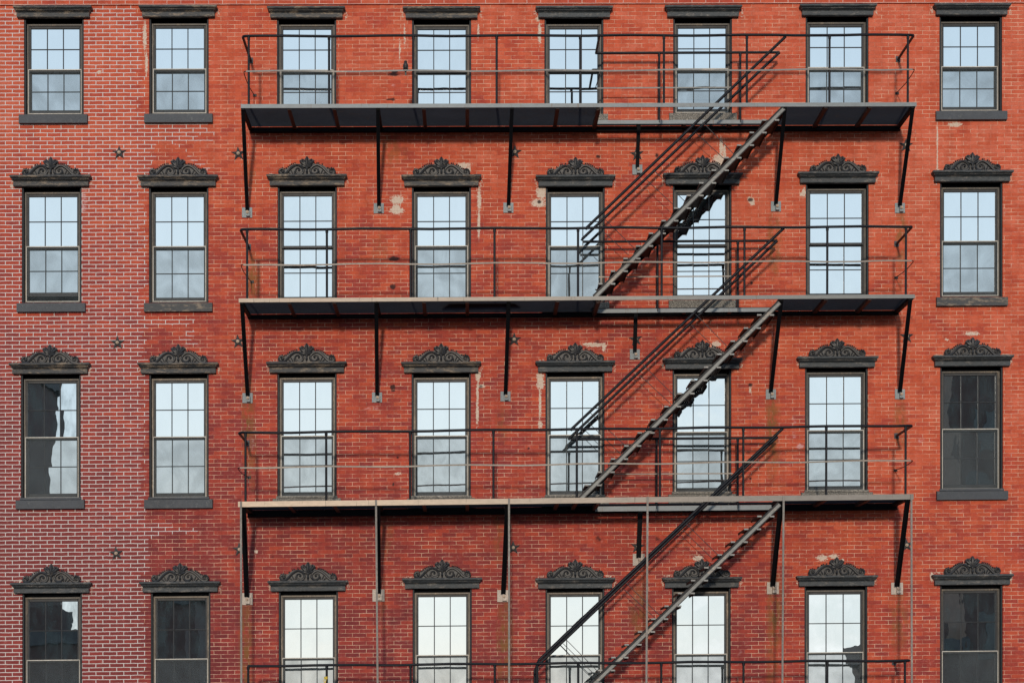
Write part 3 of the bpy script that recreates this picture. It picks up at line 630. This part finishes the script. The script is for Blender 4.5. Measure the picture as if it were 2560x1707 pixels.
def railing(P, n):
    # guard railing: a top tube with bent corners back to the wall, flat middle bar, round posts
    RL, RR = at(P['rl'][0], P['rl'][1], DF), at(P['rr'][0], P['rr'][1], DF)
    r = .0210; mb = MB(); rd = random.Random(n)
    L = [RL + (RR - RL) * t for t in np.linspace(0, 1, 40)]
    L = [p + Vector((0, 0, .006 * math.sin(i * .9 + n) + rd.uniform(-.002, .002))) for i, p in enumerate(L)]
    L[0] = L[0] + Vector((.05, 0, 0)); L[-1] = L[-1] - Vector((.05, 0, 0))
    cl = [Vector((RL.x, -.01, RL.z)), RL + Vector((0, .06, 0)), RL + Vector((.012, .018, 0))]; cr = [RR + Vector((-.012, .018, 0)), RR + Vector((0, .06, 0)), Vector((RR.x, -.01, RR.z))]
    if n == 3: cl = []
    mb.tube(cl + L + cr, r, 12)
    rail = fp('railing', mb, 'iron', None, True)
    rail['label'] = ['top balcony guard railing', 'middle balcony guard railing', 'lower balcony guard railing', 'lowest guard railing at the bottom of the picture'][n]
    mb = MB()
    for px in P['posts']:
        x = at(px, P['rl'][1], DF - .02).x; zt_ = lerpx(RL, RR, x).z; zb_ = zt_ - (1.10 if n == 3 else 0)
        if n < 3:
            FLt = at(P['fl'][0], P['fl'][1], DF); FRt = at(P['fr'][0], P['fr'][1], DF); zb_ = lerpx(FLt, FRt, x).z - .03
        mb = MB(); mb.tube([(x, -DF + .02, zb_), (x, -DF + .008, zt_)], .0185, 10); mb.tube([(x, -DF + .008, zt_ - .055), (x, -DF + .006, zt_ - .012)], .0235, 10)
        fp('post', mb, 'iron', rail, True)
    for e, (c, s) in enumerate(((RL, 1), (RR, -1))):
        if n == 3 and e == 0: continue
        mb = MB(); mb.box(c.x - .038, c.x + .038, -.014, -.002, c.z - .045, c.z + .045); mb.tube([(c.x, -.012, c.z), (c.x, -.05, c.z)], .028, 10)
        fp('wall_flange', mb, 'sill', rail)
    if n < 3:
        ML, MR = at(P['ml'][0], P['ml'][1], DF + .012), at(P['mr'][0], P['mr'][1], DF + .012)
        mb = MB(); seg = 24
        pts = [ML + (MR - ML) * (i / seg) + Vector((0, 0, .010 * math.sin(i * 1.3 + n * 2))) * (0 < i < seg) for i in range(seg + 1)]
        for a, b in zip(pts[:-1], pts[1:]): mb.bar(a, b + (b - a).normalized() * .002, .007, .024)
        fp('middle_bar', mb, P['mm'], rail)
        for (c, sx) in ((ML, -1), (MR, 1)):
            wall = Vector((c.x + sx * .0, -.012, c.z)); bow = .30 if n else .2
            pts = catmull([c, c + Vector((sx * .035, .03, 0)), c + Vector((sx * .04, .25, -.01)), c + Vector((sx * .03, .62, -.02)), wall + Vector((0, -.02, -.01))], 6)
            mb = MB(); mb.tube(pts, .007, 6); mb.box(wall.x - .02, wall.x + .04, -.014, -.002, wall.z - .03, wall.z + .01)
            fp('return_bar', mb, 'iron', rail, True)
for P in PL: railing(P, P['n'])
railing(dict(rl=(611, 1664), rr=(2274.7, 1650), posts=[620.8, 817, 1026.6, 1237, 1445.5, 1653, 1858.6, 2068, 2262]), 3)
# inner railings round the stair openings
for P in PL:
    n = P['n']; x0, y0, x1, y1 = P['ir']
    a, b = at(x0 + (6 if n else 0), y0, DI), at(x1, y1, DI)
    mb = MB(); mb.tube([a, b], .0210, 12)
    front = Vector((a.x, -DF, a.z + .0)) if n == 0 else None
    if n == 0: mb.tube([a, Vector((a.x + .0, -DF + .02, a.z))], .0185, 12); sph(mb, a, .0185)
    rl = fp('inner_railing', mb, 'iron', None, True)
    for px in P['ip']:
        x = at(px, y0, DI).x; zt_ = lerpx(a, b, x).z; zb_ = at(px, P['inn'][1], DI).z - .04
        mb = MB(); mb.tube([(x, -DI + .012, zb_), (x, -DI + .004, zt_)], .0185, 10); mb.tube([(x, -DI + .006, zt_ - .055), (x, -DI + .004, zt_ - .01)], .0235, 10); fp('post', mb, 'iron', rl, True)
    c, d_ = at(1492 if n == 0 else 1497, P['im'] + 1, DI + .012), at(1832, P['im'] - 1, DI + .012)
    mb = MB(); mb.bar(c, d_, .007, .020); fp('middle_bar', mb, P['mm'], rl)
    if n == 0:
        mb = MB(); mb.tube(catmull([c, c + Vector((-.02, -.03, 0)), c + Vector((.0, -.4, .02)), Vector((c.x + .02, -DF, c.z + .03))], 6), .007, 6); fp('return_bar', mb, 'iron', rl, True)

# ---- stairs
RF, RB = 1.085, .36      # front and rear stringer distance from the wall
ST = [dict(top=(1958, 269), bot=(1485, 741), ra=((1964, 92), (1463, 573)), n=15, w=[((1755.5, 305), (1833.8, 385), 1), ((1740.6, 333.6), (1814.7, 401.7), 0), ((1632, 423.5), (1716, 508), 1), ((1617, 450.8), (1684, 513), 0), ((1511, 547.5), (1592.8, 627.8), 1), ((1511, 581.5), (1572, 638.7), 0)]),
      dict(top=(1947, 754.6), bot=(1448.8, 1245), ra=((1959.5, 570.6), (1425.6, 1075.4)), n=15, w=[((1738.8, 785), (1819, 867), 1), ((1728, 812.6), (1805.5, 886), 0), ((1606.7, 910.6), (1691, 995), 1), ((1598.5, 936.5), (1677.5, 1010), 0), ((1476, 1031.8), (1568.6, 1119), 1), ((1469, 1053.6), (1551, 1134), 0)]),
      dict(top=(1947.4, 1258), bot=(1350, 1835), ra=((1956.9, 1070.8), (1342.5, 1654)), n=18, w=[((1715.6, 1308.6), (1800, 1391.7), 1), ((1707.5, 1325), (1781, 1395.7), 0), ((1564.5, 1455.7), (1647.6, 1536), 1), ((1557.7, 1470.6), (1639, 1545.5), 0), ((1416, 1598.6), (1500, 1683), 1), ((1408, 1608), (1487, 1685.8), 0)])]
for si, S in enumerate(ST):
    T, Bo = at(*S['top'], RF), at(*S['bot'], RF); dr = (Bo - T); nrm = Vector((dr.z, 0, -dr.x)).normalized()
    if nrm.z < 0: nrm = -nrm
    off = nrm * -.02
    mb = MB(); mb.bar(T + off, Bo + off, .010, .046, nrm)
    stair = fp('staircase', mb, 'flat')
    stair['label'] = ['upper flight of open stairs', 'middle flight of open stairs', 'lower flight of open stairs'][si]
    mb = MB(); mb.bar(T + off + nrm * .036 + Vector((0, .009, 0)), Bo + off + nrm * .036 + Vector((0, .009, 0)), .040, .026, nrm); mb.bar(T + off - nrm * .030 + Vector((0, .012, 0)), Bo + off - nrm * .030 + Vector((0, .012, 0)), .040, .014, nrm)
    fp('stringer_lip', mb, 'iron', stair)
    T2, B2 = Vector((T.x, -RB, T.z)), Vector((Bo.x, -RB, Bo.z))
    mb = MB(); mb.bar(T2 + off, B2 + off, .010, .072, nrm); fp('rear_stringer', mb, 'iron', stair)
    N = S['n']; run = abs(dr.x) / N
    for k in range(1, N):
        c = T + dr * (k / N); hw_ = .128
        mb = MB()
        # checker-plate tread: thin top, turned down nosing edges
        mb.box(c.x - hw_, c.x + hw_, -RF + .012, -RB - .008, c.z - .004, c.z + .004)
        mb.box(c.x - hw_, c.x - hw_ + .006, -RF + .012, -RB - .008, c.z - .034, c.z - .005); mb.box(c.x + hw_ - .006, c.x + hw_, -RF + .012, -RB - .008, c.z - .034, c.z - .005)
        t = fp('tread', mb, 'joist', stair)
        for sg in (-1, 1):
            mb = MB(); xo = c.x + sg * hw_; a_, b_ = sorted((xo + sg * .006, xo - sg * .062))
            mb.add([(a_, -RF - .010, c.z - .014), (b_, -RF - .010, c.z - .014), (b_, -RF + .009, c.z - .014), (a_, -RF + .009, c.z - .014), (a_, -RF - .010, c.z + .010), (b_, -RF - .010, c.z + .010), (b_, -RF + .009, c.z + .010), (a_, -RF + .009, c.z + .010)],
                   [(0, 3, 2, 1), (4, 5, 6, 7), (0, 1, 5, 4), (1, 2, 6, 5), (2, 3, 7, 6), (3, 0, 4, 7)])
            fp('tread_clip', mb, 'tread', t)
    A0, A1 = at(*S['ra'][0], RF + .01), at(*S['ra'][1], RF + .01)
    for w_ in (0, 1):
        d_ = (RF + .01, DI + .02)[w_]
        a = Vector((A0.x, -d_, A0.z)); b = Vector((A1.x, -d_, A1.z)); mb = MB()
        if w_:
            (ax, ay), (bx_, by_) = (((1948.7, 131.6), (1452.5, 600.5)), ((1943, 602), (1420, 1098.5)), ((1944, 1091), (1337, 1669.5)))[si]
            a = at(ax, ay, d_); b = at(bx_, by_, d_)
        pts = [a, b]
        if si == 2: pts = [a, b + (a - b).normalized() * .04, b + Vector((0, 0, -.035)), b + Vector((0, 0, -1.1))]
        else: pts = [a, b + (a - b).normalized() * .03, b + Vector((.012, 0, -.005))]
        mb.tube(pts, .0225, 12); hr = fp('handrail', mb, 'iron', stair, True)
    for (p, q, fr) in S['w']:
        d_ = RF if fr else DI + .03
        mb = MB(); mb.tube([at(*p, d_), at(*q, d_)], .0055, 6); fp('tie_rod', mb, 'star', stair, True)
# ---- long hanger bars that carry on down from the lowest visible balcony
for (px, qx, ty) in [(602.3, 603.4, 1253), (940, 944, 1249), (1272.5, 1272.8, 1245), (1619, 1616, 1241), (1959, 1956, 1238), (2278.5, 2279.4, 1235)]:
    a, b = at(px, ty, DF + .018), at(qx, 1707, DF + .03); b = a + (b - a) * 1.5
    mb = MB(); mb.bar(a, b, .016, .030, (1, 0, 0)); 
    for t in (.02, .06, .25, .5): mb.box(*(lambda p: (p.x - .012, p.x + .012, p.y - .018, p.y - .006, p.z - .014, p.z + .014))(a + (b - a) * t))
    fp('hanger_bar', mb, 'hanger')

# ------------------------------------------------------------------ loose things
# plank lying on the middle balcony
p0, p1 = at(1128, 771, .50), at(1280, 771, .45); z = at(596.8, 746.3, DF).z + (1164 - 597) / 1690 * (at(2287, 736, DF).z - at(596.8, 746.3, DF).z) + .0
mb = MB(); xa, xb = at(1104, 770, .45).x, at(1300, 770, .45).x
mb.add([(xa + .12, -.80, 0), (xb - .10, -.76, 0), (xb, -.50, 0), (xa, -.46, 0), (xa + .12, -.80, .03), (xb - .10, -.76, .03), (xb, -.50, .03), (xa, -.46, .03)], [(0, 3, 2, 1), (4, 5, 6, 7), (0, 1, 5, 4), (1, 2, 6, 5), (2, 3, 7, 6), (3, 0, 4, 7)])
mb.box(xa + .2, xa + .26, -.77, -.49, .030, .05); mb.box(xb - .3, xb - .24, -.75, -.51, .030, .05)
thing('plank', 'black plank lying on the grating of the middle balcony', 'plank', (0, 0, z + .006), mb.mesh('plank', M['plank']))
# small dark bird on the top balcony's middle bar
bp_ = at(1014, 180, DF + .012)
bird = thing('bird', 'small dark bird perched upright on the middle bar of the top railing', 'bird', bp_)
mb = MB()
pts = catmull([(0, .035, .005), (0, .03, .03), (0, .012, .07), (0, -.002, .11), (0, -.004, .138), (0, -.008, .158), (0, -.008, .174)], 4); k = len(pts)
prof = [.006, .022, .040, .038, .024, .026, .008]
rr = [float(np.interp(i / (k - 1) * 6, range(7), prof)) for i in range(k)]
mb.tube(pts, rr, 14); obj('body', mb.mesh('body', M['feather'], False, True), bird)
mb = MB(); mb.tube([(0, -.030, .160), (0, -.048, .158), (0, -.060, .155)], [.008, .005, .001], 8); obj('beak', mb.mesh('beak', M['bolt'], False, True), bird)
for s in (-1, 1):
    mb = MB(); mb.ball((s * .031, .012, .075), (.012, .028, .050), 10, 8, Matrix.Rotation(-.25, 3, 'X')); obj('wing', mb.mesh('wing', M['feather'], False, True), bird)
    mb = MB(); mb.tube([(s * .014, .008, .035), (s * .015, -.002, .008), (s * .015, -.004, .0)], .0028, 6)
    for t in (-.35, 0, .35): mb.tube([(s * .015, -.004, .0125), (s * .015 + t * .02, -.020, .0125)], .0022, 5)
    obj('leg', mb.mesh('leg', M['bolt']), bird)
mb = MB(); mb.box(-.014, .014, .028, .034, -.045, .03); obj('tail', mb.mesh('tail', M['feather']), bird)
# knotted yellow cord
yb = at(815, 1695, DF - .01)
mb = MB()
for a in range(3):
    mb.tube([(math.cos(t) * .026, math.sin(t) * .026, .01 * a + .006 * math.sin(t * 2 + a)) for t in np.linspace(0, 2 * PI, 14)], .006, 6)
mb.tube(catmull([(-.01, -.03, .01), (-.03, -.035, -.03), (-.02, -.03, -.07), (-.035, -.03, -.11)], 4), .006, 6); mb.tube(catmull([(.0, -.03, .01), (.015, -.035, .03), (.0, -.03, -.03), (-.01, -.03, -.09)], 4), .006, 6)
thing('cord', 'yellow cord knotted round a post of the lowest railing', 'cord', yb, mb.mesh('cord', M['yellow'], False, True))

# ------------------------------------------------------------------ ground and the street opposite (seen only as reflections in the panes)
mb = MB(); mb.add([(-900, -900, 0), (900, -900, 0), (900, 900, 0), (-900, 900, 0)], [(0, 1, 2, 3)]); struct('ground', mb.mesh('ground', M['asphalt']))
mb = MB(); mb.box(-60, 60, -4.2, -.02, .004, .15); struct('pavement', mb.mesh('pavement', M['concrete']))
def far_building(label, x0, x1, ztop, tops, depth=14, y=-60, step=3.3):
    b = thing('far_building', label, 'building', ((x0 + x1) / 2, y, 0)); cx = (x0 + x1) / 2
    mb = MB(); mb.box(x0 - cx, x1 - cx, -depth, 0, 0, ztop)
    for (a, c, zt_) in tops: mb.box(a - cx, c - cx, -depth * .7, -.3, ztop - .01, zt_)
    obj('wall', mb.mesh('wall', M['farwall']), b)
    mb = MB(); mb.box(x0 - cx - .2, x1 - cx + .2, -depth - .2, .25, ztop - .6, ztop + .02); obj('cornice', mb.mesh('cornice', M['roofing']), b)
    mb = MB(); z = 1.2
    while z + 2.2 < ztop - .8:
        x = x0 + 1.0
        while x + 1.2 < x1 - .5: mb.box(x - cx, x + 1.2 - cx, .0, .04, z, z + 2.0); x += 2.4
        z += step
    if mb.v: obj('window', mb.mesh('window', M['farwin']), b)
    return b
far_building('tall dark brick block reflected in the leftmost windows', -52, -21.6, 22.3, [(-40, -34, 26)], 8)
far_building('low dark building reflected in the second column of windows', -15.7, -13.2, 11.2, [(-15.2, -14.4, 11.9)], 8)
far_building('low row between the two darker blocks at the reflected left side', -21.5, -17.4, 9.2, [(-21.5, -19.9, 10.4)], 8)
far_building('tall dark block reflected in the rightmost windows', 23.4, 56, 23.2, [(36, 43, 26)], 8)
far_building('small roof shed beside the tall block reflected at the right', 20.0, 23.3, 8.6, [(20.6, 22.6, 9.5)], 8)

# ------------------------------------------------------------------ light
_p = at(936, 850); dirv = Vector((_p.x, -D, _p.z - CZ)).normalized()     # towards the sun: low, nearly straight on to the facade, a little to the left
EL = math.asin(dirv.z); AZ = math.atan2(-dirv.x, -dirv.y)
wd = bpy.data.worlds.new('World'); SC.world = wd; wd.use_nodes = True; nt = NT(wd.node_tree)
bg = nt.n['Background']
sky = nt.new('ShaderNodeTexSky', sky_type='NISHITA'); sky.sun_disc = False; sky.sun_elevation = EL; sky.sun_rotation = PI + AZ
sky.air_density = 1.0; sky.dust_density = .35; sky.ozone_density = 2.2; sky.altitude = 0
tc = nt.new('ShaderNodeTexCoord').outputs['Generated']
sp = nt.new('ShaderNodeSeparateXYZ'); nt.inp(sp, 0, tc)
cv = nt.mapping(tc, (5, 5, 15)); cn = nt.noise(cv, 1.0, 6, .6, .8)[0]
low = nt.math('SUBTRACT', 1.0, nt.smooth(sp.outputs[2], .02, .17))
cf = nt.math('MULTIPLY', nt.smooth(cn, .46, .66), low, clamp=True)
veil = nt.ramp(sp.outputs[2], [(0.0, (.77, .84, .87)), (.10, (.77, .86, .90)), (.22, (.68, .81, .90)), (.34, (.60, .74, .86)), (.5, (.46, .58, .74)), (1.0, (.32, .44, .62))])
vs_ = nt.new('ShaderNodeVectorMath', operation='SCALE'); nt.inp(vs_, 0, veil); nt.inp(vs_, 'Scale', 10.4)
skyc = nt.mix(.92, sky.outputs[0], vs_.outputs[0])                        # thin high haze evens out the clear sky
cloud = nt.mix(cn, (8.4, 8.6, 8.6), (13.0, 13.0, 12.8))
nt.inp(bg, 'Color', nt.mix(nt.math('MULTIPLY', cf, .8), skyc, cloud)); nt.inp(bg, 'Strength', .115)
sun = bpy.data.lights.new('sun', 'SUN'); sun.energy = 2.4; sun.angle = math.radians(2.9); sun.color = (1.0, .86, .70)
so = bpy.data.objects.new('sun', sun); COL.objects.link(so)
so.rotation_euler = dirv.to_track_quat('Z', 'Y').to_euler(); so.location = dirv * 50
SC.view_settings.view_transform = 'Standard'; SC.view_settings.look = 'None'; SC.view_settings.exposure = 0; SC.view_settings.gamma = 1
SC.cycles.max_bounces = 5; SC.cycles.transparent_max_bounces = 8
